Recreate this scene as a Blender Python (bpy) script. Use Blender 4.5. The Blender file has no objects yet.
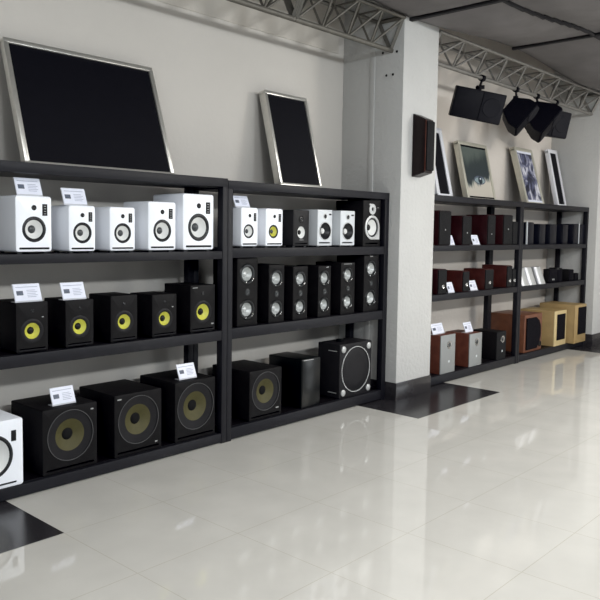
import bpy, bmesh, math, random
from mathutils import Vector, Matrix
random.seed(7)
C = bpy.context.scene.collection
SC = bpy.context.scene

# ------------------------------------------------------------------ materials
def mat(name, col, rough=.5, metal=0, noise=0, nscale=8, bump=0, bscale=60, spec=.5, col2=None, emit=None, alpha=None, coat=0):
    m = bpy.data.materials.new(name); m.use_nodes = True
    nt = m.node_tree; b = nt.nodes['Principled BSDF']
    b.inputs['Base Color'].default_value = (*col, 1)
    b.inputs['Roughness'].default_value = rough
    b.inputs['Metallic'].default_value = metal
    b.inputs['Specular IOR Level'].default_value = spec
    b.inputs['Coat Weight'].default_value = coat
    geo = nt.nodes.new('ShaderNodeNewGeometry')
    nz = nt.nodes.new('ShaderNodeTexNoise'); nz.inputs['Scale'].default_value = nscale
    nz.inputs['Detail'].default_value = 5
    nt.links.new(geo.outputs['Position'], nz.inputs['Vector'])
    mx = nt.nodes.new('ShaderNodeMix'); mx.data_type = 'RGBA'
    c2 = col2 or tuple(c * (1 - noise) for c in col)
    mx.inputs['A'].default_value = (*col, 1); mx.inputs['B'].default_value = (*c2, 1)
    rp = nt.nodes.new('ShaderNodeMapRange'); rp.inputs['From Min'].default_value = .35; rp.inputs['From Max'].default_value = .65
    nt.links.new(nz.outputs['Fac'], rp.inputs['Value'])
    nt.links.new(rp.outputs['Result'], mx.inputs['Factor'])
    nt.links.new(mx.outputs['Result'], b.inputs['Base Color'])
    if bump:
        n2 = nt.nodes.new('ShaderNodeTexNoise'); n2.inputs['Scale'].default_value = bscale; n2.inputs['Detail'].default_value = 4
        nt.links.new(geo.outputs['Position'], n2.inputs['Vector'])
        bp = nt.nodes.new('ShaderNodeBump'); bp.inputs['Strength'].default_value = bump; bp.inputs['Distance'].default_value = .01
        nt.links.new(n2.outputs['Fac'], bp.inputs['Height']); nt.links.new(bp.outputs['Normal'], b.inputs['Normal'])
    return m

M = {}
M['wallw'] = mat('warm_wall_plaster', (.63, .585, .54), .85, noise=.06, nscale=1.2, bump=.25, bscale=22)
M['wall'] = mat('wall_plaster', (.55, .525, .49), .85, noise=.05, nscale=1.2, bump=.25, bscale=22)
M['wallshade'] = mat('wall_plaster_shadow_band', (.53, .50, .455), .85, noise=.05, nscale=1.5, bump=.25, bscale=22)  # wall tone darkened to carry the truss shadow
M['column'] = mat('column_stucco', (.52, .52, .51), .8, noise=.04, nscale=3, bump=.6, bscale=30)
M['skirt'] = mat('dark_granite', (.032, .030, .033), .22, noise=.3, nscale=30)
M['rack'] = mat('rack_paint', (.014, .014, .0175), .45, noise=.15, nscale=14, spec=0.18)
M['rackdark'] = mat('rack_board', (.007, .006, .007), .6, noise=.2, nscale=9, spec=0.1)
M['white'] = mat('white_lacquer', (.84, .87, .93), .3, noise=.02, nscale=5)
M['white2'] = mat('silver_white_lacquer', (.60, .63, .66), .35, noise=.03, nscale=5)
M['black'] = mat('black_vinyl', (.0095, .009, .0095), .5, noise=.2, nscale=20, bump=.1, bscale=300, spec=0.1)
M['blackf'] = mat('black_baffle', (.015, .0145, .016), .45, noise=.12, nscale=20, spec=0.15)
M['gloss'] = mat('black_gloss', (.004, .005, .0055), .28, noise=.1, nscale=10, spec=0.35)
M['rubber'] = mat('black_rubber', (.012, .013, .015), .35, noise=.1, nscale=40, spec=0.3)
M['dome'] = mat('tweeter_dome', (.014, .015, .017), .25, noise=.1, nscale=60)
M['conew'] = mat('pale_cone', (.74, .75, .74), .5, noise=.05, nscale=25)
M['coney'] = mat('yellow_cone', (.56, .55, .075), .45, noise=.06, nscale=40)
M['coned'] = mat('olive_cone_behind_grille', (.060, .053, .013), .7, noise=.15, nscale=40)
M['capd'] = mat('dust_cap_grey', (.028, .033, .036), .3, noise=.1, nscale=40)
M['capb'] = mat('dust_cap_black', (.006, .006, .006), .4, noise=.1, nscale=40, spec=0.2)
M['capm'] = mat('dust_cap_matt', (.010, .010, .010), .85, noise=.1, nscale=40, spec=.1)
M['chrome'] = mat('chrome', (.7, .7, .7), .18, metal=1, noise=.02)
M['silver'] = mat('silver_paint', (.50, .51, .51), .35, metal=.3, noise=.05, nscale=10)
M['alu'] = mat('brushed_aluminium', (.66, .65, .61), .3, metal=.75, noise=.06, nscale=30)
M['conemetal'] = mat('metal_cone', (.44, .46, .46), .38, metal=.35, noise=.04, nscale=30)
M['ringgrey'] = mat('grille_ring', (.06, .06, .062), .5, noise=.05)
M['badge'] = mat('badge_grey', (.32, .33, .33), .4, noise=.05)
M['wine'] = mat('dark_cherry_veneer', (.028, .0065, .008), .4, noise=.35, nscale=12, spec=0.25)
M['winedark'] = mat('near_black_veneer', (.012, .006, .006), .35, noise=.3, nscale=12, spec=0.25)
M['cherry'] = mat('red_cherry_veneer', (.058, .014, .012), .4, noise=.3, nscale=12, spec=0.25)
M['cherryb'] = mat('mid_cherry_veneer', (.13, .042, .028), .45, noise=.3, nscale=12, spec=.25)
M['orange'] = mat('orange_wood_veneer', (.155, .058, .030), .4, noise=.25, nscale=14)
M['cream'] = mat('maple_veneer', (.56, .44, .23), .45, noise=.12, nscale=10)
M['cream2'] = mat('honey_maple_veneer', (.36, .25, .11), .45, noise=.15, nscale=10)
M['grille'] = mat('grey_grille_cloth', (.0165, .0165, .0175), .8, noise=.15, nscale=80, bump=.3, bscale=400, spec=0.1)
M['grilleb'] = mat('black_grille_cloth', (.006, .0055, .008), .8, noise=.15, nscale=80, bump=.3, bscale=400, spec=0.1)
M['navy'] = mat('blue_black_satellite', (.0055, .006, .011), .35, noise=.15, nscale=20, spec=0.2)
M['greyface'] = mat('silver_grey_baffle', (.26, .27, .27), .45, noise=.04, nscale=10)
M['paper'] = mat('sign_paper', (.76, .79, .90), .35, noise=.03, nscale=30)
M['ink'] = mat('sign_ink', (.42, .45, .56), .5, noise=.1, nscale=30)
M['inkd'] = mat('sign_picture_ink', (.10, .12, .17), .5, noise=.3, nscale=60)
M['acryl'] = mat('acrylic_stand', (.55, .57, .62), .12, noise=.02)
M['canvas'] = mat('black_canvas', (.0035, .0035, .006), .6, noise=.15, nscale=20, spec=0.12)
M['wframe'] = mat('white_frame', (.72, .73, .78), .25, noise=.03, nscale=10)
M['cframe'] = mat('champagne_frame', (.55, .53, .45), .3, metal=.35, noise=.06, nscale=20)
M['truss'] = mat('truss_steel', (.13, .122, .105), .5, metal=.25, noise=.2, nscale=15)
M['truss2'] = mat('truss_steel_light', (.22, .21, .195), .5, metal=.25, noise=.2, nscale=15)
M['hang'] = mat('stage_speaker_black', (.0045, .0045, .0075), .5, noise=.2, nscale=20, bump=.2, bscale=200, spec=0.12)
M['hangg'] = mat('stage_speaker_grille', (.013, .013, .017), .7, noise=.15, nscale=60, bump=.2, bscale=300, spec=0.15)
M['pipe'] = mat('conduit_paint', (.50, .50, .49), .6, noise=.05)
M['fabric'] = mat('ceiling_fabric', (.19, .18, .182), .9, noise=.22, nscale=2.4, bump=.5, bscale=7)
M['seam'] = mat('ceiling_seam', (.025, .024, .027), .9, noise=.2, nscale=6)
M['slab'] = mat('upper_slab', (.35, .34, .33), .9, noise=.1)

def floor_material():
    m = bpy.data.materials.new('polished_tiles'); m.use_nodes = True
    nt = m.node_tree; N = nt.nodes; L = nt.links; b = N['Principled BSDF']
    geo = N.new('ShaderNodeNewGeometry')
    sub = N.new('ShaderNodeVectorMath'); sub.operation = 'SUBTRACT'; sub.inputs[1].default_value = (1.8525 - 60, -60.0, 0)
    L.new(geo.outputs['Position'], sub.inputs[0])
    br = N.new('ShaderNodeTexBrick'); br.offset = 0; br.squash = 1
    br.inputs['Scale'].default_value = 1; br.inputs['Brick Width'].default_value = .6; br.inputs['Row Height'].default_value = .6
    br.inputs['Mortar Size'].default_value = .0016; br.inputs['Mortar Smooth'].default_value = .2
    br.inputs['Color1'].default_value = (.625, .612, .57, 1); br.inputs['Color2'].default_value = (.615, .602, .56, 1)
    br.inputs['Mortar'].default_value = (.47, .44, .37, 1)
    L.new(sub.outputs[0], br.inputs['Vector'])
    nz = N.new('ShaderNodeTexNoise'); nz.inputs['Scale'].default_value = 3.5; nz.inputs['Detail'].default_value = 8
    L.new(geo.outputs['Position'], nz.inputs['Vector'])
    mr = N.new('ShaderNodeMapRange'); mr.inputs['From Min'].default_value = .3; mr.inputs['From Max'].default_value = .7
    mr.inputs['To Min'].default_value = .94; mr.inputs['To Max'].default_value = 1.03
    L.new(nz.outputs['Fac'], mr.inputs['Value'])
    mu = N.new('ShaderNodeVectorMath'); mu.operation = 'SCALE'
    L.new(br.outputs['Color'], mu.inputs[0]); L.new(mr.outputs['Result'], mu.inputs['Scale'])
    L.new(mu.outputs[0], b.inputs['Base Color'])
    b.inputs['Roughness'].default_value = .05
    b.inputs['Specular IOR Level'].default_value = .55
    n2 = N.new('ShaderNodeTexNoise'); n2.inputs['Scale'].default_value = 2.2; n2.inputs['Detail'].default_value = 2
    L.new(geo.outputs['Position'], n2.inputs['Vector'])
    bp = N.new('ShaderNodeBump'); bp.inputs['Strength'].default_value = .015; bp.inputs['Distance'].default_value = .01
    L.new(n2.outputs['Fac'], bp.inputs['Height']); L.new(bp.outputs['Normal'], b.inputs['Normal'])
    return m
M['floor'] = floor_material()

def poster_eye():
    """loose dark hair over an eye on cream paper, by object coordinates (x across, z up, metres)"""
    m = bpy.data.materials.new('eye_poster_print'); m.use_nodes = True
    nt = m.node_tree; N = nt.nodes; L = nt.links; b = N['Principled BSDF']
    tc = N.new('ShaderNodeTexCoord'); sp = N.new('ShaderNodeSeparateXYZ'); L.new(tc.outputs['Generated'], sp.inputs[0])
    nz = N.new('ShaderNodeTexNoise'); nz.inputs['Scale'].default_value = 3.2; nz.inputs['Detail'].default_value = 6
    mp = N.new('ShaderNodeMapping'); mp.inputs['Rotation'].default_value = (0, .5, 0); mp.inputs['Scale'].default_value = (2.4, 1, .7)
    L.new(tc.outputs['Generated'], mp.inputs[0]); L.new(mp.outputs[0], nz.inputs['Vector'])
    # darkness = smooth(z - .42 + .12*x-ish + noise)
    a = N.new('ShaderNodeMath'); a.operation = 'MULTIPLY_ADD'; a.inputs[1].default_value = -.20; L.new(sp.outputs['X'], a.inputs[0]); L.new(sp.outputs['Z'], a.inputs[2])
    c = N.new('ShaderNodeMath'); c.operation = 'MULTIPLY_ADD'; c.inputs[1].default_value = .45; L.new(nz.outputs['Fac'], c.inputs[0]); L.new(a.outputs[0], c.inputs[2])
    r = N.new('ShaderNodeValToRGB'); e = r.color_ramp.elements
    e[0].position = .39; e[0].color = (.52, .485, .42, 1); e[1].position = .49; e[1].color = (.022, .032, .038, 1)
    x = e.new(.44); x.color = (.20, .22, .20, 1); y = e.new(.80); y.color = (.03, .04, .042, 1); z = e.new(1.0); z.color = (.09, .11, .10, 1)
    L.new(c.outputs[0], r.inputs['Fac']); L.new(r.outputs['Color'], b.inputs['Base Color'])
    b.inputs['Roughness'].default_value = .4
    return m
def poster_blue():
    m = bpy.data.materials.new('blue_grey_print'); m.use_nodes = True
    nt = m.node_tree; N = nt.nodes; L = nt.links; b = N['Principled BSDF']
    tc = N.new('ShaderNodeTexCoord')
    nz = N.new('ShaderNodeTexNoise'); nz.inputs['Scale'].default_value = 4.5; nz.inputs['Detail'].default_value = 5; nz.inputs['Distortion'].default_value = 1.2
    L.new(tc.outputs['Generated'], nz.inputs['Vector'])
    r = N.new('ShaderNodeValToRGB'); e = r.color_ramp.elements
    e[0].position = .40; e[0].color = (.012, .014, .035, 1); e[1].position = .64; e[1].color = (.60, .60, .66, 1)
    x = e.new(.5); x.color = (.10, .11, .20, 1)
    L.new(nz.outputs['Fac'], r.inputs['Fac']); L.new(r.outputs['Color'], b.inputs['Base Color'])
    b.inputs['Roughness'].default_value = .35
    return m
M['eyeprint'] = poster_eye(); M['blueprint'] = poster_blue()

# ------------------------------------------------------------------ mesh helpers
def finish(bm, ang=35):
    bmesh.ops.remove_doubles(bm, verts=bm.verts, dist=1e-5)
    bmesh.ops.recalc_face_normals(bm, faces=bm.faces)
    for f in bm.faces: f.smooth = True
    for e in bm.edges:
        if len(e.link_faces) == 2 and e.calc_face_angle(0) > math.radians(ang): e.smooth = False

def obj(name, bm, m, parent=None, loc=None, fin=True):
    if fin: finish(bm)
    me = bpy.data.meshes.new(name); bm.to_mesh(me); bm.free()
    o = bpy.data.objects.new(name, me); C.objects.link(o)
    me.materials.append(M[m] if isinstance(m, str) else m)
    if parent: o.parent = parent
    if loc: o.location = loc
    return o

def box(bm, x0, x1, y0, y1, z0, z1, bev=0, seg=2):
    r = bmesh.ops.create_cube(bm, size=1)
    vs = r['verts']
    for v in vs:
        v.co = Vector((x0 + (v.co.x + .5) * (x1 - x0), y0 + (v.co.y + .5) * (y1 - y0), z0 + (v.co.z + .5) * (z1 - z0)))
    if bev:
        es = list({e for v in vs for e in v.link_edges})
        bmesh.ops.bevel(bm, geom=es, offset=bev, segments=seg, affect='EDGES', profile=.5)
    return bm
def B(*a, **k): return box(bmesh.new(), *a, **k)

def lathe(bm, prof, cx, cz, seg=40):
    """profile of (radius, y) swept round an axis along Y at (cx, cz)"""
    rings = []
    for r, y in prof:
        if r < 1e-6: rings.append([bm.verts.new((cx, y, cz))])
        else: rings.append([bm.verts.new((cx + r * math.cos(2 * math.pi * i / seg), y, cz + r * math.sin(2 * math.pi * i / seg))) for i in range(seg)])
    for a, b in zip(rings, rings[1:]):
        for i in range(seg):
            j = (i + 1) % seg
            if len(a) == 1 and len(b) == 1: continue
            if len(a) == 1: bm.faces.new((a[0], b[i], b[j]))
            elif len(b) == 1: bm.faces.new((a[i], b[0], a[j]))
            else: bm.faces.new((a[i], b[i], b[j], a[j]))
    return bm
def LT(*a, **k): return lathe(bmesh.new(), *a, **k)

def tube(bm, p0, p1, r, seg=10, r1=None):
    p0, p1 = Vector(p0), Vector(p1); d = p1 - p0; L = d.length
    q = d.to_track_quat('Z', 'Y').to_matrix().to_4x4()
    bmesh.ops.create_cone(bm, cap_ends=True, segments=seg, radius1=r, radius2=r if r1 is None else r1, depth=L,
                          matrix=Matrix.Translation((p0 + p1) / 2) @ q)
    return bm
def TB(*a, **k): return tube(bmesh.new(), *a, **k)

def rrect(x0, x1, z0, z1, r, n=4):
    pts = []
    for cx, cz, a0 in ((x1 - r, z1 - r, 0), (x0 + r, z1 - r, 90), (x0 + r, z0 + r, 180), (x1 - r, z0 + r, 270)):
        for i in range(n + 1):
            a = math.radians(a0 + 90 * i / n); pts.append((cx + r * math.cos(a), cz + r * math.sin(a)))
    return pts

def cabinet(w, h, d, rad=.006, bev=.004, holes=(), slots=()):
    """box cabinet, front at y=0 facing -Y, with real round driver openings and slot ports cut in the baffle"""
    bm = bmesh.new()
    bev = min(bev, rad * .8 + 1e-4)
    def loop(pts, y): return [bm.verts.new((x, y, z)) for x, z in pts]
    def bridge(a, b):
        n = len(a)
        for i in range(n): bm.faces.new((a[i], a[(i + 1) % n], b[(i + 1) % n], b[i]))
    o = rrect(-w / 2, w / 2, 0, h, rad)
    back = loop(o, d); side = loop(o, bev)
    mid = loop(rrect(-w / 2 + bev * .3, w / 2 - bev * .3, bev * .3, h - bev * .3, rad), bev * .3)
    front = loop(rrect(-w / 2 + bev, w / 2 - bev, bev, h - bev, rad), 0)
    bridge(back, side); bridge(side, mid); bridge(mid, front); bm.faces.new(back)
    es = []
    for i in range(len(front)): es.append(bm.edges.get((front[i], front[(i + 1) % len(front)])))
    inner = []
    for cx, cz, r, dep in holes:
        n = 36; inner.append(([(cx + r * math.cos(2 * math.pi * i / n), cz + r * math.sin(2 * math.pi * i / n)) for i in range(n)], dep))
    for x0, x1, z0, z1, dep in slots:
        inner.append((rrect(x0, x1, z0, z1, min(.006, (z1 - z0) * .45), 3), dep))
    for pts, dep in inner:
        a = loop(pts, 0); b = loop(pts, dep)
        bridge(a, b); bm.faces.new(b)
        for i in range(len(a)): es.append(bm.edges.get((a[i], a[(i + 1) % len(a)])))
    bmesh.ops.triangle_fill(bm, edges=es, use_beauty=True, use_dissolve=False)
    return bm

def tag(o, label, cat, group=None):
    o['label'] = label; o['category'] = cat
    if group: o['group'] = group
    return o
def thing(name, label, cat, loc=(0, 0, 0), group=None):
    o = bpy.data.objects.new(name, None); C.objects.link(o); o.location = loc; o.empty_display_size = .05
    return tag(o, label, cat, group)
def struct(name, bm, m, loc=None):
    o = obj(name, bm, m, loc=loc); o['kind'] = 'structure'; return o

# ------------------------------------------------------------------ room
WY = .555                      # back wall
K0 = (.81, 1.37); K1 = (5.413, 5.972); K2 = (10.03, 10.6)   # the columns along the wall
KY = -.108
XL, XR, YF, ZT = -3.5, 13.0, -9.5, 4.05
struct('floor', B(XL, XR, YF, WY, -.1, 0), 'floor')
struct('wall_back', B(XL, 5.69, WY, WY + .15, -.1, ZT), 'wall')
struct('wall_back_right', B(5.69, XR, WY, WY + .15, -.1, ZT), 'wallw')
struct('wall_right', B(XR, XR + .15, YF, WY + .15, -.1, ZT), 'wall')
struct('shadow_band', B(K0[1], K1[0] - .08, WY - .009, WY, 3.115, ZT, bev=.003), 'wallshade')  # thin darker step standing in for the truss shadow on the upper wall
for i, (a, b) in enumerate((K0, K1, K2)):
    struct('column_%d' % (i + 1), B(a, b, KY, WY, 0, ZT, bev=.006), 'column')
    bm = bmesh.new(); box(bm, a - .008, b + .008, KY - .008, WY, 0, .16, bev=.002)
    struct('baseboard_column_%d' % (i + 1), bm, 'skirt')
for i, (a, b) in enumerate(((XL, K0[0]), (K0[1], K1[0]), (K1[1], K2[0]), (K2[1], XR))):
    struct('baseboard_back_%d' % (i + 1), B(a + .008, b - .008, WY - .012, WY, 0, .14, bev=.002), 'skirt')
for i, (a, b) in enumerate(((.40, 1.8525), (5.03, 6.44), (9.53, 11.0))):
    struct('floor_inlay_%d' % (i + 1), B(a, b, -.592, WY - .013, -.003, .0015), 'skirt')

# draped ceiling: fabric panels between seams
SX = [-2.35, -.39, 1.57, 3.54, 5.50, 7.43, 10.3, 11.7, 13.0]
SY = [-.11, -.96, -1.85, -2.75, -3.65, -4.55, -5.45, -6.35, -7.25, -8.2, -9.5]
def cz(x, y):
    return 3.385 + .055 * math.cos((x - 7.43) * 2 * math.pi / 3.9) - .01 * (1 if y < -1.5 else 0)
bm = bmesh.new()
sub = 10
xs = [SX[i] + (SX[i + 1] - SX[i]) * k / sub for i in range(len(SX) - 1) for k in range(sub)] + [SX[-1]]
ys = [SY[i] + (SY[i + 1] - SY[i]) * k / sub for i in range(len(SY) - 1) for k in range(sub)] + [SY[-1]]
grid = []
for i, x in enumerate(xs):
    row = []
    for j, y in enumerate(ys):
        sx = math.sin(math.pi * (i % sub) / sub); sy = math.sin(math.pi * (j % sub) / sub)
        sg = .075 * (sx ** .7) * (sy ** .7)
        row.append(bm.verts.new((x, y, cz(x, y) - sg + .02)))
    grid.append(row)
for i in range(len(xs) - 1):
    for j in range(len(ys) - 1):
        bm.faces.new((grid[i][j], grid[i + 1][j], grid[i + 1][j + 1], grid[i][j + 1]))
o = struct('ceiling', bm, 'fabric')
md = o.modifiers.new('thick', 'SOLIDIFY'); md.thickness = .012; md.offset = 1
struct('ceiling_slab', B(XL, XR, YF, WY, 3.95, ZT), 'slab')
bm = bmesh.new()
for x in SX[1:-1]:
    for a, b in zip(ys, ys[1:]):
        z = min(cz(x, a), cz(x, b)); box(bm, x - .02, x + .02, b, a, z - .008, z + .02)
struct('trim_2', bm, 'seam')
bm = bmesh.new()
for y in SY[1:-1]:
    for a, b in zip(xs, xs[1:]):
        z = min(cz(a, y), cz(b, y)); box(bm, a, b, y - .012, y + .012, z - .006, z + .02)
struct('trim_3', bm, 'seam')

# conduit on the column side, and the four drilled holes
tag(obj('cable_conduit', B(K1[0] - .012, K1[0] - .0005, .19, .245, .16, 3.34, bev=.004), 'pipe'), 'slim painted cable conduit running up the side of the white column', 'conduit')
for k, (y, z) in enumerate(((.113, 3.071), (-.035, 3.061), (.07, 2.87), (.001, 2.87))):
    bm = TB((K1[0] - .003, y, z), (K1[0] - .0003, y, z), .011, 12)
    o = tag(obj('bolt_hole', bm, 'capb'), 'small dark bolt hole in the column side under the truss end', 'hole', 'bolt holes below the truss end')

# ------------------------------------------------------------------ racks
def rack(label, x0, x1, levels, top, pl, pr, y1=.42):
    cx = (x0 + x1) / 2
    t = thing('display_rack', label, 'rack', (cx, 0, 0), 'black display racks along the wall')
    a, b = x0 - cx, x1 - cx
    for sx in (0, 1):
        for sy in (0, 1):
            pw = pr if sx else pl
            px = a if sx == 0 else b - pw
            py = 0 if sy == 0 else y1 - .055
            obj('post', B(px, px + pw, py, py + .055, 0, top - .001, bev=.0015), 'rack', t)
    for zt, th, zr in levels:
        bm = bmesh.new()
        e = .0005
        box(bm, a + pl + e, b - pr - e, .002, .05, zt - th, zt, bev=.003)          # front rail
        box(bm, a + pl + e, b - pr - e, y1 - .04, y1, zt - th, zt, bev=.003)
        for px in (a + .004, b - .034): box(bm, px, px + .03, .056, y1 - .056, zt - th, zt, bev=.002)
        obj('shelf_rail', bm, 'rack', t)
        obj('shelf_board', B(a + .035, b - .035, .051, y1 - .041, zt - .02, zt), 'rackdark', t)
    bm = bmesh.new(); box(bm, a, b, -.001, y1 + .001, top - .058, top, bev=.002)
    # hollow underside of the top frame
    box(bm, a + .05, b - .05, .05, y1 - .05, top - .0585, top - .03)
    obj('top_panel', bm, 'rack', t)
    return t
rack('leftmost black metal display rack holding white and yellow-cone studio monitors', 1.42, 3.474, ((1.352, .053, 0), (.800, .068, 0), (.072, .064, 0)), 1.853, .05, .046)
rack('black metal display rack left of the white column holding twin-cone speakers', 3.477, 5.402, ((1.372, .068, 0), (.806, .076, 0), (.092, .080, 0)), 1.842, .046, .058)
rack('black metal display rack right of the white column holding cherry speakers', 5.985, 8.028, ((1.375, .056, 0), (.893, .062, 0), (.088, .080, 0)), 1.862, .06, .045)
rack('far right black metal display rack holding maple speakers and small satellites', 8.031, 10.026, ((1.375, .056, 0), (.893, .062, 0), (.088, .080, 0)), 1.862, .045, .045)

# ------------------------------------------------------------------ speakers
def driver(t, cx, cz, ro, ri, rc, rec, surround='rubber', cone='conew', cap='capd', name='woofer', thick=.003):
    """surround ring > cone > dust cap, seated in an opening of radius ro"""
    s = obj(name, LT([(ro, .001), (ro - (ro - ri) * .3, -thick), (ro - (ro - ri) * .7, -thick), (ri, .002), (ri, .004)], cx, cz), surround, t)
    n = 5; pr = [(ri + .001, .002)] + [(ri + (rc - ri) * k / n, .002 + (rec - .002) * (k / n) ** .8) for k in range(1, n + 1)]
    obj('cone', LT(pr, cx, cz), cone, s)
    obj('dust_cap', LT([(rc + .002, rec + .001)] + [(rc * math.cos(a), rec - rc * .55 * math.sin(a)) for a in (.2, .5, .85, 1.2)] + [(0, rec - rc * .55)], cx, cz, seg=24), cap, s)
    return s
def tweeter(t, cx, cz, r, m='dome', ring=None):
    s = obj('tweeter', LT([(r, .0005), (r, -.002), (r * .8, -.003), (r * .55, -.001), (r * .4, -.004), (r * .2, -.0055), (0, -.006)], cx, cz, seg=24), m, t)
    if ring: obj('tweeter_ring', LT([(r * 1.5, 0.0005), (r * 1.45, -.002), (r, -.0015), (r, .0005)], cx, cz, seg=24), ring, s)
    return s

def start(name, label, x0, x1, z0, z1, yf, dep, body, group, holes=(), slots=(), rad=.006, bev=.004, cat='speaker'):
    t = thing(name, label, cat, ((x0 + x1) / 2, yf, z0), group)
    obj('cabinet', cabinet(x1 - x0, z1 - z0, dep, rad, bev, holes, slots), body, t)
    return t, x1 - x0, z1 - z0

def monitor_white(label, x0, x1, z0, h, dep, group, cone='conew', cy=.405, rr=.233, body='white', name='studio_monitor', yf=.03):
    w = x1 - x0
    ro = rr * h; cx = -.010 if z0 > 1.37 else 0; cz_ = cy * h
    t, w, h = start(name, label, x0, x1, z0, z0 + h, yf, dep, body, group, holes=[(cx, cz_, ro - .001, .07)],
                    slots=[(-w * .41, w * .43, h * .045, h * .083, .05)], rad=.015, bev=.010)
    driver(t, cx, cz_, ro, ro * .72, ro * .30, ro * .42, cone=cone)
    tweeter(t, 0, h * .79, h * .048)
    obj('port', B(-w * .40, w * .42, .003, .045, h * .047, h * .081), 'capb', t)
    if True:
        for fx in (-.36, .36):
            for fy in (.03, dep - .04): obj('foot', B(fx * w - .012, fx * w + .012, fy - .012, fy + .012, -.0108, .001), 'rubber', t)
    p = obj('control_panel', B(w * .23, w * .37, -.002, .001, h * .65, h * .86, bev=.001), 'blackf', t)
    bm = bmesh.new()
    for k in range(4): box(bm, w * .27, w * .33, -.0028, -.0018, h * (.68 + .045 * k), h * (.69 + .045 * k))
    obj('panel_marking', bm, 'badge', p)
    return t
gA = 'white studio monitors on the upper shelf of the leftmost rack'
monitor_white('large white studio monitor carrying an info card, first at left edge of upper shelf', 1.938, 2.156, 1.363, .311, .27, gA)
monitor_white('small white studio monitor carrying an info card, second on the left rack', 2.262, 2.440, 1.363, .268, .22, gA)
monitor_white('small white studio monitor without a card, middle of five on the left rack', 2.537, 2.724, 1.363, .268, .22, gA)
monitor_white('mid-size white studio monitor left of the largest one on the upper shelf', 2.822, 3.044, 1.363, .312, .27, gA)
monitor_white('largest white monitor on the upper shelf, tallest of five beside the rack post', 3.102, 3.372, 1.363, .374, .32, gA, rr=.25)
# white subwoofer at the bottom left
t, w, h = start('subwoofer', 'white subwoofer on the bottom shelf cut by the left photo edge', 1.60, 1.958, .072, .450, .012, .38, 'white', 'subwoofers on the bottom shelf',
                holes=[(-.005, .185, .123, .06)], slots=[(-.13, .14, .018, .03, .04)], rad=.014, bev=.009)
driver(t, -.005, .185, .124, .103, .035, .045)
p = obj('control_panel', B(.108, .137, -.002, .001, .255, .315, bev=.001), 'blackf', t)
obj('port', B(-.128, .138, .006, .035, .0195, .0285), 'capb', t)

def monitor_black(label, x0, x1, z0, h, dep, group, badge='top', rr=.162):
    w = x1 - x0; ry = h * .25; cz_ = .42 * h
    t, w, h = start('studio_monitor', label, x0, x1, z0, z0 + h, .03, dep, 'black', group, holes=[(0, cz_, ry - .001, .07)],
                    slots=[(-w * .42, w * .42, h * .05, h * .075, .05)], rad=.006, bev=.004)
    driver(t, 0, cz_, ry, h * rr, h * .072, h * .085, surround='blackf', cone='coney', cap='capb', thick=.002)
    tweeter(t, 0, h * .82, h * .035)
    for fx in (-.36, .36):
        for fy in (.03, dep - .04): obj('foot', B(fx * w - .012, fx * w + .012, fy - .012, fy + .012, -.0058, .001), 'rubber', t)
    obj('port_lip', B(-w * .43, w * .43, -.0015, .0005, h * .030, h * .046), 'rack', t)
    if badge == 'top': obj('badge', B(w * .30, w * .36, -.0015, .0005, h * .68, h * .70), 'badge', t)
    elif badge == 'both':
        obj('badge', B(w * .34, w * .44, -.0015, .0005, h * .14, h * .165), 'badge', t)
        obj('badge', B(-w * .42, -w * .22, -.0015, .0005, h * .94, h * .952), 'badge', t)
    return t
gB = 'black yellow-cone monitors on the middle shelf of the leftmost rack'
monitor_black('black yellow-cone monitor with a glaring info card, first from left on middle shelf', 1.934, 2.125, .806, .278, .27, gB)
monitor_black('black yellow-cone monitor with an info card, second from left on middle shelf', 2.236, 2.422, .806, .274, .24, gB, badge='')
monitor_black('black yellow-cone monitor without a card, third from left on middle shelf', 2.542, 2.738, .806, .283, .24, gB, badge='')
monitor_black('black yellow-cone monitor left of the tallest one on the middle shelf', 2.853, 3.050, .806, .272, .24, gB)
monitor_black('tallest black yellow-cone monitor, beside the rack post on the middle shelf', 3.168, 3.388, .806, .318, .28, gB, badge='both', rr=.172)

def sub_black(label, x0, x1, z0, h, dep, badges, rr=.385):
    w = x1 - x0; R = rr * h; cz_ = h * .555
    t, w, h = start('subwoofer', label, x0, x1, z0, z0 + h, .03, dep, 'black', 'subwoofers on the bottom shelf', holes=[(0, cz_, R, .055)],
                    slots=[(-w * .44, w * .44, h * .05, h * .085, .05)], rad=.008, bev=.005)
    obj('grille_ring', LT([(R + .003, .001), (R + .003, -.003), (R - .001, -.003), (R - .001, .002)], 0, cz_, seg=64), 'ringgrey', t)
    s = obj('woofer', LT([(R - .0005, .004), (R * .64, .010)], 0, cz_, seg=64), 'blackf', t)
    obj('cone', LT([(R * .64, .0095), (R * .42, .026), (R * .24, .040)], 0, cz_, seg=48), 'coned', s)
    obj('dust_cap', LT([(R * .25, .041), (R * .20, .034), (R * .12, .030), (0, .028)], 0, cz_, seg=32), 'capm', s)
    for (fx, fz, fw) in badges: obj('badge', B((fx - fw / 2) * w, (fx + fw / 2) * w, -.0015, .0005, fz * h - .004, fz * h + .004), 'badge', t)
    return t
sub_black('black subwoofer with dim yellow cone carrying an info card, beside the white subwoofer', 2.084, 2.443, .072, .385, .37, [(.40, .90, .05)])
sub_black('black subwoofer without a card, between the two subwoofers carrying info cards', 2.566, 2.928, .072, .395, .40, [(-.40, .93, .08), (.38, .13, .05)])
sub_black('black subwoofer carrying an info card, right end of the leftmost rack', 3.040, 3.396, .072, .407, .39, [])
sub_black('black yellow-cone subwoofer without card just right of the middle rack post', 3.730, 4.074, .092, .372, .41, [(.36, .17, .09)])
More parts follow.
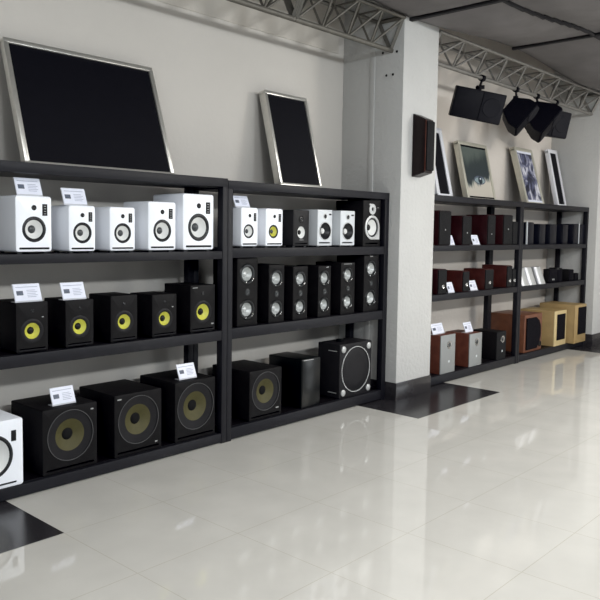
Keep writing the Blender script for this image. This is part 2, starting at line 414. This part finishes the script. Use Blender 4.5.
# glossy closed cabinet
t, w, h = start('subwoofer', 'plain glossy black subwoofer between the yellow-cone and silver-ring subwoofers', 4.303, 4.530, .092, .484, .03, .36, 'gloss', 'subwoofers on the bottom shelf', rad=.008, bev=.005)
obj('front_panel', B(-w / 2 + .006, w / 2 - .006, -.004, -.0002, .01, h - .012, bev=.0015), 'gloss', t)
obj('edge_strip', B(-w / 2 + .02, w / 2 - .09, -.006, -.001, h - .011, h - .006, bev=.001), 'silver', t)
# silver ring subwoofer
t, w, h = start('subwoofer', 'large black subwoofer with thin silver ring and four round corner bosses', 4.780, 5.226, .092, .553, .03, .235, 'blackf', 'subwoofers on the bottom shelf',
                holes=[(0, .232, .192, .03)], rad=.01, bev=.006)
s = obj('woofer', LT([(.192, .006), (.18, .001), (.12, -.002), (0, -.003)], 0, .232, seg=64), 'blackf', t)
obj('trim_ring', LT([(.197, .001), (.197, -.005), (.191, -.005), (.191, .001)], 0, .232, seg=64), 'silver', t)
for sx in (-1, 1):
    for sz in (-1, 1):
        obj('corner_boss', LT([(.028, .001), (.028, -.008), (.022, -.012), (0, -.013)], sx * .175, .232 + sz * .185, seg=28), 'silver', t)
for z in (.045, .40): obj('side_strip', B(-w / 2 - .003, -w / 2 - .0002, .03, .12, z, z + .007), 'silver', t)
o = tag(obj('spare_knob', LT([(0, 0), (.035, 0), (.04, .008), (.03, .02), (0, .022)], 0, 0, seg=24), 'gloss', loc=(4.95, .17, .553)), 'small round glossy black puck on top of the silver-ring subwoofer', 'puck')
o.rotation_euler = (math.radians(90), 0, 0); o.name = 'round_puck'

# --- middle rack upper shelf
gN = 'small monitors on the upper shelf of the middle rack'
z = 1.3828
def feet(t, w, dep, hh=.0108):
    for fx in (-.36, .36):
        for fy in (.03, dep - .04): obj('foot', B(fx * w - .012, fx * w + .012, fy - .012, fy + .012, -hh, .001), 'rubber', t)
monitor_white('white studio monitor with pale cone below an info card, beside middle rack post', 3.630, 3.802, z, .280, .24, gN, rr=.185, cy=.39)
monitor_white('white studio monitor with a yellow cone on the middle rack', 3.880, 4.066, z, .280, .24, gN, cone='coney', rr=.185, cy=.39)
w, h = .182, .28
t, w, h = start('studio_monitor', 'small black monitor with a white cone between two white pairs', 4.182, 4.364, z, z + .278, .03, .24, 'blackf', gN, holes=[(0, .105, .052, .05)], slots=[(-.075, .075, .015, .024, .04)], rad=.008)
feet(t, w, .24); driver(t, 0, .105, .053, .046, .018, .022, cap='capb'); tweeter(t, 0, .205, .020, ring='black')
obj('badge', B(-.02, .025, -.0015, .0005, .045, .049), 'badge', t)
for lab, x0, x1 in (('silver-white monitor with black cone and white dust cap, left of its pair', 4.467, 4.650),
                    ('silver-white monitor with black cone, beside the tall black silver-plate monitor', 4.757, 4.949)):
    t, w, h = start('studio_monitor', lab, x0, x1, z, z + .288, .03, .24, 'white2', gN, holes=[(.004, .118, .068, .05)], slots=[(-.07, .07, .018, .030, .04)], rad=.008)
    feet(t, w, .24)
    s = driver(t, .004, .118, .069, .060, .022, .03, surround='blackf', cone='rubber', cap='conew')
    obj('trim_ring', LT([(.077, .0005), (.076, -.003), (.069, -.003), (.069, .0005)], .004, .118), 'silver', s)
    tweeter(t, .004, .235, .017, ring='silver')
    obj('badge', B(.048, .078, -.002, .0005, .246, .258), 'blackf', t)
    obj('port', B(-.068, .068, .006, .03, .0195, .0285), 'capb', t)
# big black monitor with silver plate
t, w, h = start('studio_monitor', 'tall black monitor with a silver driver plate at the right rack end', 5.066, 5.318, 1.372, 1.768, .03, .30, 'black', gN, holes=[(.0, .165, .083, .06)], slots=[(-.09, .09, .02, .035, .05)])
bm = LT([(.104, .0005), (.104, -.006), (.098, -.008), (.084, -.008), (.082, .001)], 0, .165, seg=56)
s = obj('driver_plate', bm, 'silver', t)
bm = bmesh.new()   # plate corner running to the lower right
vs = [(.0, .062), (.104, .062), (.104, .165), (.098, .140), (.084, .106), (.060, .080), (.030, .066)]
a = [bm.verts.new((x, -.0062, zz)) for x, zz in vs]; b = [bm.verts.new((x, -.0003, zz)) for x, zz in vs]
bm.faces.new(a); bm.faces.new(b)
for i in range(len(vs)): bm.faces.new((a[i], a[(i + 1) % len(vs)], b[(i + 1) % len(vs)], b[i]))
obj('plate_corner', bm, 'silver', s)
driver(t, 0, .165, .083, .068, .026, .04, cone='conew', cap='capb')
obj('tweeter_plate', LT([(.046, .0005), (.046, -.006), (.018, -.007), (.014, .001)], 0, .322, seg=40), 'silver', t)
tweeter(t, 0, .322, .014)
obj('plate_tab', B(-.046, .0, -.006, -.0003, .355, .368), 'silver', t)
obj('badge', B(.075, .095, -.0015, .0005, .335, .34), 'badge', t)

# --- twin cone towers
gT = 'black twin-cone speakers on the middle shelf of the middle rack'
def twin(label, x0, x1, h, dep, z=.806, rr=.100):
    w = x1 - x0; ro = min(.155 * h, w * .45)
    c1, c2 = .765 * h, .245 * h
    t, w, h = start('twin_cone_speaker', label, x0, x1, z, z + h, .03, dep, 'black', gT, holes=[(-.006, c1, ro - .001, .05), (-.006, c2, ro - .001, .05)], rad=.006)
    for c in (c1, c2):
        driver(t, -.006, c, ro, rr * h, rr * h * .45, .028, surround='gloss', cone='conemetal', cap='conemetal', thick=.006)
        for ang in (-50, -35, -110): 
            a = math.radians(ang); rx = (ro + rr * h) / 2
            obj('glint_stud', LT([(.0045, -.004), (.0045, -.008), (0, -.0095)], rx * math.cos(a), c + rx * math.sin(a), seg=10), 'chrome', t)  # chrome stud standing in for a glint on the glossy surround
    tweeter(t, 0, .505 * h, .017, m='capd', ring='gloss')
    return t
twin('tall black twin-cone speaker beside the middle rack post', 3.598, 3.802, .494, .26)
twin('black twin-cone speaker second from the middle post, without a chrome top mark', 3.921, 4.089, .438, .24)
twin('black twin-cone speaker third from the middle post', 4.189, 4.359, .418, .24, rr=.10)
t = twin('black twin-cone speaker fourth from the middle post with a small chrome top mark', 4.488, 4.647, .414, .24, rr=.10)
obj('badge', B(.02, .045, -.0015, .0005, .402, .406), 'chrome', t)
t = twin('black twin-cone speaker fifth from the middle post with a pale line at top', 4.778, 4.966, .434, .28)
obj('badge', B(-.06, .05, -.0015, .0005, .421, .425), 'badge', t)
t = twin('tallest black twin-cone speaker at the right end beside the column', 5.093, 5.301, .490, .30)
obj('badge', B(-.02, .02, -.0015, .0005, .478, .483), 'chrome', t)

# --- cherry bookshelf speakers, right of the column
def bookshelf(label, x0, x1, z, h, dep, group, body='wine', face='grille', dot=.45, yf=.03, dotm='badge', name='bookshelf_speaker'):
    t, w, h = start(name, label, x0, x1, z, z + h, yf, dep, body, group, rad=.004, bev=.003)
    g = obj('grille', B(-w / 2 + .004, w / 2 - .004, -.014, -.0002, .006, h - .006, bev=.004), face, t)
    if dot: obj('badge', LT([(.008, -.0138), (.008, -.0165), (0, -.017)], 0, h * dot, seg=16), dotm, t)
    return t
gR = 'cherry bookshelf speakers on the upper shelf'
bookshelf('tallest dark cherry speaker with grey grille next to the column, upper shelf', 6.277, 6.497, 1.375, .342, .26, gR)
bookshelf('dark cherry speaker with grey grille between two info cards, upper shelf', 6.728, 6.908, 1.375, .303, .24, gR, dot=.42)
bookshelf('dark cherry speaker third from the column on the upper shelf', 7.258, 7.432, 1.375, .325, .25, gR, dot=.36)
bookshelf('dark cherry speaker with wide grey grille, fourth from the column, upper shelf', 7.620, 7.838, 1.375, .334, .24, gR, dot=.52)
bookshelf('short grey-fronted speaker squeezed against the rack post, upper shelf', 7.846, 7.966, 1.375, .262, .18, gR, body='grille', dot=0)
gP = 'cherry bookshelf speakers on the middle shelf'
def small_wood(label, x0, x1, h, dep, body='wine', face='grille'):
    t = bookshelf(label, x0, x1, .893, h, dep, gP, body=body, face=face, dot=0)
    obj('horn', LT([(.022, -.0138), (.020, -.020), (.010, -.015), (.008, -.019), (0, -.021)], 0, .075, seg=20), 'chrome', t)
    return t
small_wood('cherry speaker with small chrome horn next to the column, middle shelf', 6.287, 6.447, .248, .26)
small_wood('cherry speaker with chrome horn standing between two info cards, middle shelf', 6.766, 6.896, .216, .25, body='cherry')
small_wood('cherry speaker third from the column, right of the info card, middle shelf', 7.240, 7.425, .222, .25, body='cherry')
small_wood('tallest cherry speaker on the middle shelf, fourth from the column', 7.745, 7.868, .248, .30, body='cherry')
small_wood('small grey speaker against the rack post at the end of the middle shelf', 7.877, 7.962, .205, .16, body='grille')

def silverfront(label, x0, x1, h, dep, body, face, z=.088):
    t, w, h = start('bookshelf_speaker', label, x0, x1, z, z + h, .03, dep, body, 'wooden speakers on the bottom shelf', rad=.004, bev=.003)
    obj('front_panel', B(-w / 2 + .001, w / 2 - .001, -.012, -.0002, .001, h - .001, bev=.003), face, t)
    hn = obj('horn', LT([(.042, -.0118), (.040, -.018), (.032, -.018), (.018, -.013), (.012, -.014), (0, -.018)], .02, h * .73, seg=28), 'chrome', t)
    obj('dust_cap', LT([(.026, -.0145), (.02, -.019), (0, -.021)], .02, h * .73, seg=24), 'capd', hn)
    obj('badge', LT([(.013, -.0118), (.013, -.014), (0, -.0145)], .02, h * .30, seg=20), 'white2', t)
silverfront('cherry speaker with silver-grey front beside the column, bottom shelf', 6.370, 6.650, .390, .30, 'cherryb', 'greyface')
silverfront('cherry speaker with silver-grey front beside the all-black one, bottom shelf', 6.945, 7.210, .352, .28, 'cherryb', 'greyface')
silverfront('all-black speaker with chrome horn behind the rack post, bottom shelf', 7.555, 7.775, .315, .30, 'black', 'grille')
# curved grille speaker
t, w, h = start('bookshelf_speaker', 'orange wood speaker with dark curved grille right of the rack post', 8.262, 8.745, .088, .538, .03, .44, 'orange', 'wooden speakers on the bottom shelf', rad=.006)
pts = [(-.20, .03), (.09, .03), (.16, .10), (.195, .20), (.185, .30), (.14, .37), (.06, .41), (-.20, .41)]
bm = bmesh.new()
a = [bm.verts.new((x, -.014, zz)) for x, zz in pts]; b = [bm.verts.new((x, -.0003, zz)) for x, zz in pts]
bm.faces.new(a); bm.faces.new(b)
for i in range(len(pts)): bm.faces.new((a[i], a[(i + 1) % len(pts)], b[(i + 1) % len(pts)], b[i]))
bmesh.ops.bevel(bm, geom=[e for e in bm.edges if all(v.co.y < -.01 for v in e.verts)], offset=.005, segments=2, affect='EDGES')
obj('grille', bm, 'grilleb', t)
obj('port', LT([(.038, -.0003), (.034, -.008), (.028, -.003), (0, -.001)], .185, .075, seg=24), 'capb', t)
def maple(label, x0, x1, h, yf, dep, body, gx0, gx1, gz0, gz1, front):
    t, w, h = start('bookshelf_speaker', label, x0, x1, .088, .088 + h, yf, dep, body, 'wooden speakers on the bottom shelf', rad=.005)
    obj('front_panel', B(-w / 2 + .001, w / 2 - .001, -.012, -.0002, .001, h - .001, bev=.003), front, t)
    obj('grille', B(-w / 2 + gx0 * w, -w / 2 + gx1 * w, -.020, -.0118, gz0 * h, gz1 * h, bev=.005), 'grilleb', t)
maple('pale maple speaker with narrow black grille beside the orange wood speaker', 9.03, 9.40, .445, .005, .44, 'cream2', .20, .88, .16, .90, 'cream')
maple('larger honey-coloured maple speaker at the far right end of the rack', 9.465, 9.855, .500, -.075, .46, 'cream2', .28, .96, .22, .93, 'cream2')

# --- satellites, far rack upper shelf
gS = 'small satellite speakers on the far rack upper shelf'
def satellite(label, x0, x1, h, strip=False, dep=.20):
    t, w, h = start('satellite_speaker', label, x0, x1, 1.375, 1.375 + h, .04, dep, 'navy', gS, rad=.004)
    obj('grille', B(-w / 2 + .003, w / 2 - .003, -.012, -.0002, .004, h - .004, bev=.003), 'navy', t)
    if strip: obj('edge_strip', B(-w / 2 - .012, -w / 2 - .0003, -.012, .006, 0, h + .008, bev=.002), 'white2', t)
satellite('blue-black satellite with silver edge just right of the rack post', 8.250, 8.415, .262, True)
satellite('blue-black satellite second from the left on the far rack', 8.570, 8.740, .246)
satellite('blue-black satellite in the middle of the far rack upper shelf', 8.866, 9.070, .248)
satellite('blue-black satellite in front of the rear post of the far rack', 9.256, 9.423, .248)
satellite('blue-black satellite left of the silver-edged one at the right end', 9.600, 9.772, .262)
satellite('rightmost satellite with silver left edge against the end post', 9.805, 9.972, .262, True)

# leaning silver columns
gC = 'silver column speakers leaning on the far rack'
for lab, xc in (('leftmost leaning silver column speaker, beside the rack post', 8.275), ('middle leaning silver column speaker of three', 8.475), ('rightmost leaning silver column speaker, beside the black box speaker', 8.735)):
    t = thing('column_speaker', lab, 'speaker', (xc, .05, .893), gC)
    bm = bmesh.new(); w = .165; H = .205; n = 10
    prof = [(-w / 2, .05)] + [(w / 2 * -math.cos(math.pi * i / n), -.035 * math.sin(math.pi * i / n)) for i in range(n + 1)] + [(w / 2, .05)]
    lo = [bm.verts.new((x, y, 0)) for x, y in prof]; hi = [bm.verts.new((x, y + .075, H)) for x, y in prof]
    for i in range(len(prof)):
        j = (i + 1) % len(prof); bm.faces.new((lo[i], lo[j], hi[j], hi[i]))
    bm.faces.new(lo); bm.faces.new(hi)
    obj('body', bm, 'silver', t)
    bm = bmesh.new()
    a = [bm.verts.new(p) for p in ((-w / 2 - .014, -.012, 0), (-w / 2 + .012, -.028, 0), (-w / 2 + .012, -.028 + .075, H), (-w / 2 - .014, -.012 + .075, H))]
    b = [bm.verts.new(v.co + Vector((0, .02, 0))) for v in a]
    bm.faces.new(a); bm.faces.new(b)
    for i in range(4): bm.faces.new((a[i], a[(i + 1) % 4], b[(i + 1) % 4], b[i]))
    obj('edge_strip', bm, 'wframe', t)
# dark boxes
t, w, h = start('box_speaker', 'wide black box speaker right of the leaning silver columns', 8.93, 9.17, .893, 1.065, .05, .07, 'black', 'small black devices on the far rack')
obj('grille', B(-w / 2 + .004, w / 2 - .004, -.010, -.0002, .004, h - .004, bev=.003), 'grilleb', t)
for k in (-.03, .01): obj('badge', B(k, k + .022, -.0125, -.0098, .03, .05), 'badge', t)
t = thing('round_speaker', 'black cylinder speaker between the box speaker and the small cubes', 'speaker', (9.37, .15, .893), 'small black devices on the far rack')
bm = bmesh.new(); bmesh.ops.create_cone(bm, cap_ends=True, segments=40, radius1=.085, radius2=.085, depth=.155, matrix=Matrix.Translation((0, 0, .0775)))
obj('body', bm, 'grilleb', t)
bm = bmesh.new(); bmesh.ops.create_cone(bm, cap_ends=True, segments=40, radius1=.088, radius2=.080, depth=.018, matrix=Matrix.Translation((0, 0, .164)))
obj('top_cap', bm, 'gloss', t)
t, w, h = start('box_speaker', 'small black cube speaker right of the cylinder speaker', 9.55, 9.70, .893, 1.042, .05, .15, 'black', 'small black devices on the far rack')
obj('grille', B(-w / 2 + .004, w / 2 - .004, -.010, -.0002, .004, h - .004, bev=.003), 'grilleb', t)
t, w, h = start('box_speaker', 'smallest black cube speaker, last on the shelf beside the end post', 9.73, 9.86, .893, .990, .05, .12, 'black', 'small black devices on the far rack')
obj('grille', B(-w / 2 + .004, w / 2 - .004, -.010, -.0002, .004, h - .004, bev=.003), 'grilleb', t)

# ------------------------------------------------------------------ info cards
def card(label, x, z, y=.05, w=.155, h=.100, lean=.04):
    t = thing('info_card', label, 'sign', (x, y, z), 'printed info cards in acrylic stands')
    def sheet(x0, x1, h0, h1, off, th=.0015):
        bm = bmesh.new()
        P = lambda xx, hh, o: (xx, lean * hh / h + .004 - o, hh)
        a = [bm.verts.new(P(*q, off)) for q in ((x0, h0), (x1, h0), (x1, h1), (x0, h1))]
        b = [bm.verts.new(P(*q, off - th)) for q in ((x0, h0), (x1, h0), (x1, h1), (x0, h1))]
        bm.faces.new(a); bm.faces.new(b)
        for i in range(4): bm.faces.new((a[i], a[(i + 1) % 4], b[(i + 1) % 4], b[i]))
        return bm
    obj('stand', sheet(-w / 2, w / 2, .0, h, 0, .003), 'acryl', t)
    bm = bmesh.new()
    a = [bm.verts.new(p) for p in ((-w / 2, .008, 0), (w / 2, .008, 0), (w / 2, .055, 0), (-w / 2, .055, 0), (-w / 2, .055, .003), (w / 2, .055, .003), (w / 2, .008, .003), (-w / 2, .008, .003))]
    for q in ((0, 1, 2, 3), (4, 5, 6, 7), (0, 1, 6, 7), (2, 3, 4, 5), (1, 2, 5, 6), (0, 3, 4, 7)): bm.faces.new([a[i] for i in q])
    obj('stand_base', bm, 'acryl', t)
    p = obj('paper', sheet(-w / 2 + .003, w / 2 - .003, .008, h - .002, .0015, .001), 'paper', t)
    bm = sheet(-w * .40, -w * .16, h * .38, h * .62, .0022, .0006); obj('printed_picture', bm, 'inkd', p)
    bm = bmesh.new()
    for k in range(5):
        s = sheet(-w * .02, w * (.36 if k % 2 else .30), h * (.26 + .09 * k), h * (.295 + .09 * k), .0022, .0006)
        me = bpy.data.meshes.new('tmp'); s.to_mesh(me); bm.from_mesh(me); s.free(); bpy.data.meshes.remove(me)
    s = sheet(-w * .40, w * .40, h * .80, h * .84, .0022, .0006)
    me = bpy.data.meshes.new('tmp'); s.to_mesh(me); bm.from_mesh(me); s.free(); bpy.data.meshes.remove(me)
    obj('printed_lines', bm, 'ink', p)
    return t
card('info card on top of the first white monitor at the left edge', 2.038, 1.674)
card('info card on top of the second white monitor', 2.325, 1.631)
card('brightly glaring info card on the first yellow-cone monitor', 2.025, 1.084, w=.163)
card('info card on the second black yellow-cone monitor', 2.313, 1.080)
card('info card on the black subwoofer beside the white subwoofer', 2.262, .457, y=.09)
card('info card on the black subwoofer at the right end of the leftmost rack', 3.205, .479, y=.09)
card('info card on the white monitor beside the middle rack post', 3.70, 1.663, y=.08, w=.148, h=.085)
card('info card mostly hidden behind the first cherry speaker, upper shelf', 6.605, 1.375, y=.06, w=.12)
card('info card in front of the cherry speaker gap, upper shelf', 7.095, 1.375, y=.05, w=.15, h=.105)
card('narrow info card right of the first cherry speaker, middle shelf', 6.61, .893, y=.05, w=.12, h=.105)
card('info card left of the third cherry speaker, middle shelf', 7.075, .893, y=.05, w=.15, h=.105)
card('info card on the silver-fronted speaker beside the column', 6.47, .4785, y=.10, w=.22, h=.105)
card('info card on the silver-fronted speaker beside the black one, bottom shelf', 7.09, .4405, y=.10, w=.165, h=.105)

# ------------------------------------------------------------------ framed boards leaning on the wall
def frame(label, name, xl, xr, zt, yb, yt, bw, th, fm, pm, inner='picture', liner=None, zb=1.854, deco=None, bl=None):
    H = math.hypot(zt - zb, yt - yb); ang = math.atan2(yt - yb, zt - zb)
    cx = (xl + xr) / 2; w = xr - xl
    t = thing(name, label, 'frame', (cx, yb, zb + .001), 'framed boards on top of the racks')
    t.rotation_euler = (-ang, 0, 0)
    b = bw
    # lift so the rear bottom edge rests on the rack
    t.location.z += 0
    def side(x0, x1, z0, z1): return B(x0, x1, 0, th, z0, z1, bev=min(.006, b * .3))
    bm = bmesh.new()
    box(bm, -w / 2, w / 2, 0, th, 0, b, bev=.005); box(bm, -w / 2, w / 2, 0, th, H - b, H, bev=.005)
    box(bm, -w / 2, -w / 2 + b, .0005, th - .0005, b * .5, H - b * .5, bev=.005); box(bm, w / 2 - b, w / 2, .0005, th - .0005, b * .5, H - b * .5, bev=.005)
    obj('frame_moulding', bm, fm, t)
    b2 = b - .004
    if liner:
        l = bl or .02
        bm = bmesh.new(); box(bm, -w / 2 + b2, w / 2 - b2, .006, .018, b2, b2 + l); box(bm, -w / 2 + b2, w / 2 - b2, .006, .018, H - b2 - l, H - b2)
        obj('inner_liner', bm, liner, t)
    pic = obj(inner, B(-w / 2 + b2, w / 2 - b2, .012, .022, b2, H - b2), pm, t)
    obj('backing', B(-w / 2 + .01, w / 2 - .01, .0225, th - .002, .01, H - .01), 'rackdark', t)
    if deco: deco(t, pic, w, H)
    return t
frame('wide black board in a silver frame leaning above the leftmost rack', 'framed_board', 2.092, 3.175, 2.618, .20, .46, .032, .05, 'alu', 'canvas', 'board')
frame('upright black board in a silver frame leaning above the middle rack', 'framed_board', 4.275, 4.79, 2.628, .25, .45, .030, .07, 'alu', 'canvas', 'board')
frame('tall narrow white frame with black centre just right of the column', 'framed_board', 6.68, 6.985, 2.612, .28, .455, .055, .055, 'wframe', 'canvas', 'board')
def eye(t, pic, w, H):
    def disc(name, cx, cz, rx, rz, m, off, par):
        bm = bmesh.new(); n = 28
        # almond outline
        a = [bm.verts.new((cx + rx * math.cos(2 * math.pi * i / n), off, cz + rz * math.copysign(abs(math.sin(2 * math.pi * i / n)) ** 1.25, math.sin(2 * math.pi * i / n)))) for i in range(n)]
        bm.faces.new(a); r = bmesh.ops.extrude_face_region(bm, geom=bm.faces[:])
        for v in r['geom']:
            if isinstance(v, bmesh.types.BMVert): v.co.y += .0006
        return obj(name, bm, m, par)
    cx, cz_ = .03, H * .37
    disc('printed_eye', cx, cz_, .135, .052, 'inkd', .0112, pic)
    disc('printed_eye', cx, cz_ - .004, .115, .036, 'coneteal', .0106, pic)
    disc('printed_iris', cx + .01, cz_, .048, .046, 'irisd', .0100, pic)
    disc('printed_glint', cx + .015, cz_ + .018, .012, .010, 'paper', .0094, pic)
M['coneteal'] = mat('print_eye_white', (.28, .36, .38), .4, noise=.3, nscale=30)
M['irisd'] = mat('print_iris', (.015, .03, .04), .4, noise=.3, nscale=30)
frame('champagne framed poster of a dark eye on cream paper', 'framed_poster', 7.325, 7.985, 2.525, .29, .45, .042, .065, 'cframe', M['eyeprint'], 'poster', liner='canvas', bl=.022, deco=eye)
frame('champagne framed blue-grey abstract print right of the eye poster', 'framed_poster', 8.69, 9.195, 2.580, .24, .45, .045, .07, 'cframe', M['blueprint'], 'poster', liner='paper', bl=.03)
frame('tall narrow white frame with black centre at the far right corner', 'framed_board', 9.70, 9.99, 2.640, .28, .455, .05, .055, 'wframe', 'canvas', 'board')

# ------------------------------------------------------------------ wall speaker on the column
t = thing('wall_speaker', 'slim dark wooden speaker with grey grille mounted on the column front', 'speaker', (5.640, KY - .0005, 1.99))
bm = B(-.065, .072, -.13, 0, 0, .555, bev=0)
for v in bm.verts:
    if v.co.y < -.1: v.co.z = .035 if v.co.z < .2 else .495
bmesh.ops.bevel(bm, geom=bm.edges[:], offset=.005, segments=2, affect='EDGES')
obj('cabinet', bm, 'winedark', t)
obj('grille', B(-.052, .066, -.148, -.1302, .055, .482, bev=.006), 'grille', t)
obj('trim_strip', B(-.062, -.058, -.136, -.1302, .045, .49, bev=.001), 'cherryb', t)

# ------------------------------------------------------------------ trusses
def truss(label, x0, x1, ytf, ytb, yb, zt, zb, m, nb, rc=.021, rb=.010, ends=True):
    t = thing('lighting_truss', label, 'truss', (x0, yb, zb), 'triangular steel trusses under the ceiling')
    L = x1 - x0; P = lambda x, y, z: (x, y - yb, z - zb)
    obj('chord', TB(P(0, ytf, zt), P(L, ytf, zt), rc * .8, 12), m, t)
    obj('chord', TB(P(0, ytb, zt), P(L, ytb, zt), rc * .8, 12), m, t)
    obj('chord', TB(P(0, yb, zb), P(L, yb, zb), rc, 12), m, t)
    for k in range(nb):
        a, b = L * k / nb, L * (k + 1) / nb
        for yt in (ytf, ytb):
            obj('brace', TB(P(a + .01, yb, zb), P(b - .01, yt, zt), rb, 8), m, t)
            if k: obj('brace', TB(P(a, yb, zb), P(a, yt, zt), rb, 8), m, t)
        obj('brace', TB(P(a + .01, ytf, zt), P(b - .01, ytb, zt), rb, 8), m, t)
        if k: obj('brace', TB(P(a, ytf, zt), P(a, ytb, zt), rb, 8), m, t)
    if ends:
        for x in (.018, L - .018):
            bm = bmesh.new()
            tube(bm, P(x, ytf, zt), P(x, yb, zb), .019, 4); tube(bm, P(x, ytb, zt), P(x, yb, zb), .019, 4); tube(bm, P(x, ytf, zt), P(x, ytb, zt), .019, 4)
            obj('end_frame', bm, m, t)
    return t
truss('grey steel truss section ending at the left side of the column', 4.150, 5.410, -.108, .150, .018, 3.335, 3.075, 'truss', 4)
truss('grey steel truss section continuing left out of the photo', 2.22, 4.146, -.108, .150, .018, 3.335, 3.075, 'truss', 6)
truss('grey steel truss between the columns carrying the hanging speakers', 5.978, 10.02, -.108, .150, .018, 3.335, 3.095, 'truss2', 9, rc=.020, rb=.011)

# ------------------------------------------------------------------ hanging stage speakers
RR = Vector((.6827113, -.73057141, .01306512)); UU = Vector((.04410499, .05905043, .9972802)); FF = Vector((.7293559, .68027823, -.07253624))
def hanging(label, loc, L, Nf, W, H, D, xh, split=True):
    L = Vector(L).normalized(); N = Vector(Nf); N = (N - L * N.dot(L)).normalized()
    X, Y = L, -N; Z = X.cross(Y)
    if Z.z < 0: Z = -Z; X = -X
    R = Matrix((X, Y, Z)).transposed()
    t = thing('hanging_speaker', label, 'speaker', loc, 'black stage speakers hanging from the truss')
    t.rotation_euler = R.to_euler()
    sh = bmesh.new(); pts = [(-W / 2, 0), (W / 2, 0), (W / 2, .10), (W * .27, D), (-W * .27, D), (-W / 2, .10)]
    a = [sh.verts.new((x, y - D / 2, -H / 2)) for x, y in pts]; b = [sh.verts.new((x, y - D / 2, H / 2)) for x, y in pts]
    sh.faces.new(a); sh.faces.new(b)
    for i in range(6): sh.faces.new((a[i], a[(i + 1) % 6], b[(i + 1) % 6], b[i]))
    bmesh.ops.bevel(sh, geom=sh.edges[:], offset=.006, segments=2, affect='EDGES')
    obj('cabinet', sh, 'hang', t)
    f = -D / 2
    obj('grille', B(-W / 2 + .012, .02, f - .010, f - .0002, -H / 2 + .012, H / 2 - .012, bev=.003), 'hang', t)
    hp = obj('horn_panel', B(.026, W / 2 - .010, f - .012, f - .0002, -H / 2 + .010, H / 2 - .010, bev=.003), 'hangg', t)
    obj('horn_disc', LT([(.095, f - .0118), (.090, f - .018), (.06, f - .016), (0, f - .014)], (W / 4 + .008), 0, seg=36), 'hangg', hp)
    # bracket: clamp on the chord, stem, yoke plate on the cabinet, in world axes
    Ri = R.transposed()
    top = Vector((xh, .018, 3.095)); c = Vector(loc)
    inv = lambda p: Ri @ (Vector(p) - c)
    bm = bmesh.new()
    ins = c + Vector((0, 0, H * .30))
    tube(bm, inv(top - Vector((0, 0, .02))), inv(ins), .012, 10)
    tube(bm, inv(top - Vector((0, 0, .075))), inv(top - Vector((0, 0, .11))), .028, 12)
    mid = top.lerp(ins, .55)
    tube(bm, inv(mid + Vector((-.03, 0, 0))), inv(mid + Vector((.03, 0, 0))), .022, 12)
    br = obj('bracket', bm, 'hang', t)
    bm = bmesh.new(); tube(bm, inv(top + Vector((-.025, 0, 0))), inv(top + Vector((.025, 0, 0))), .033, 14)
    obj('clamp', bm, 'hang', br)
    return t
hanging('black hanging speaker at left showing its wide front to the camera', (6.90, .01, 2.805), RR * .975 - UU * .20, -FF - UU * .30, .51, .30, .26, 7.03)
hanging('black hanging speaker second from left, turned end-on and tilted', (7.77, -.02, 2.815), RR * .66 + UU * .74, RR * .70 - UU * .62 - FF * .36, .36, .22, .25, 7.80)
hanging('black hanging speaker third from left, end-on in front of the last one', (8.33, -.03, 2.825), RR * .66 + UU * .74 + FF * .1, RR * .70 - UU * .62 - FF * .36, .40, .24, .29, 8.33)
hanging('black hanging speaker at far right with lighter grille, partly hidden', (8.73, .08, 2.845), RR * .97 - UU * .10 + FF * .35, -FF - UU * .2, .50, .31, .26, 8.87)

# ------------------------------------------------------------------ light
W = bpy.data.worlds.new('world'); SC.world = W; W.use_nodes = True
W.node_tree.nodes['Background'].inputs['Color'].default_value = (.86, .92, 1.0, 1)
W.node_tree.nodes['Background'].inputs['Strength'].default_value = .14
def area(name, loc, target, sx, sy, power, col):
    l = bpy.data.lights.new(name, 'AREA'); l.shape = 'RECTANGLE'; l.size = sx; l.size_y = sy; l.energy = power; l.color = col
    o = bpy.data.objects.new(name, l); C.objects.link(o); o.location = loc
    d = Vector(target) - Vector(loc); o.rotation_euler = d.to_track_quat('-Z', 'Y').to_euler()
    return o
warm = (1, .95, .86); cool = (.90, .96, 1.0)
area('ceiling_tube_lamp', (1.0, -6.3, 3.2), (2.6, 0, .8), 1.2, .25, 105, cool)
area('ceiling_tube_lamp', (4.5, -6.3, 3.2), (5.0, 0, .8), 1.2, .25, 90, cool)
area('ceiling_tube_lamp', (9.0, -6.3, 3.2), (8.5, 0, .8), 1.2, .25, 125, warm)
area('side_fill', (-3.0, -5.0, 1.9), (5.4, 0, 1.6), 2.0, 1.8, 70, (.93, .98, 1))  # unseen fill added on the left to brighten the column side
area('window_daylight', (11.5, -7.5, 1.7), (6.5, -.5, .6), 2.6, 2.0, 105, cool)
area('overhead_fill', (2.0, -3.6, 3.28), (2.0, -3.5, 0), 3.0, 1.8, 100, (1, .98, .95))  # unseen soft fill added overhead to brighten the floor
area('overhead_fill', (7.0, -3.4, 3.28), (7.0, -3.3, 0), 4.0, 1.8, 175, (1, .98, .95))  # second added overhead fill, for the floor further right

# ------------------------------------------------------------------ camera
cam = bpy.data.cameras.new('camera'); co = bpy.data.objects.new('camera', cam); C.objects.link(co)
co.location = (0, -3.7776, 1.5)
co.rotation_euler = Matrix((RR, UU, -FF)).transposed().to_euler()
cam.sensor_width = 36; cam.lens = 736.1717 / 600 * 36
cam.shift_x = (300 - 283.7201) / 600; cam.shift_y = -(300 - 284.1603) / 600
cam.clip_start = .05
SC.camera = co
SC.view_settings.view_transform = 'Standard'
SC.view_settings.exposure = -.09
SC.view_settings.use_curve_mapping = True
cm = SC.view_settings.curve_mapping
cm.black_level = (.0025, .0025, .002)
cm.update()
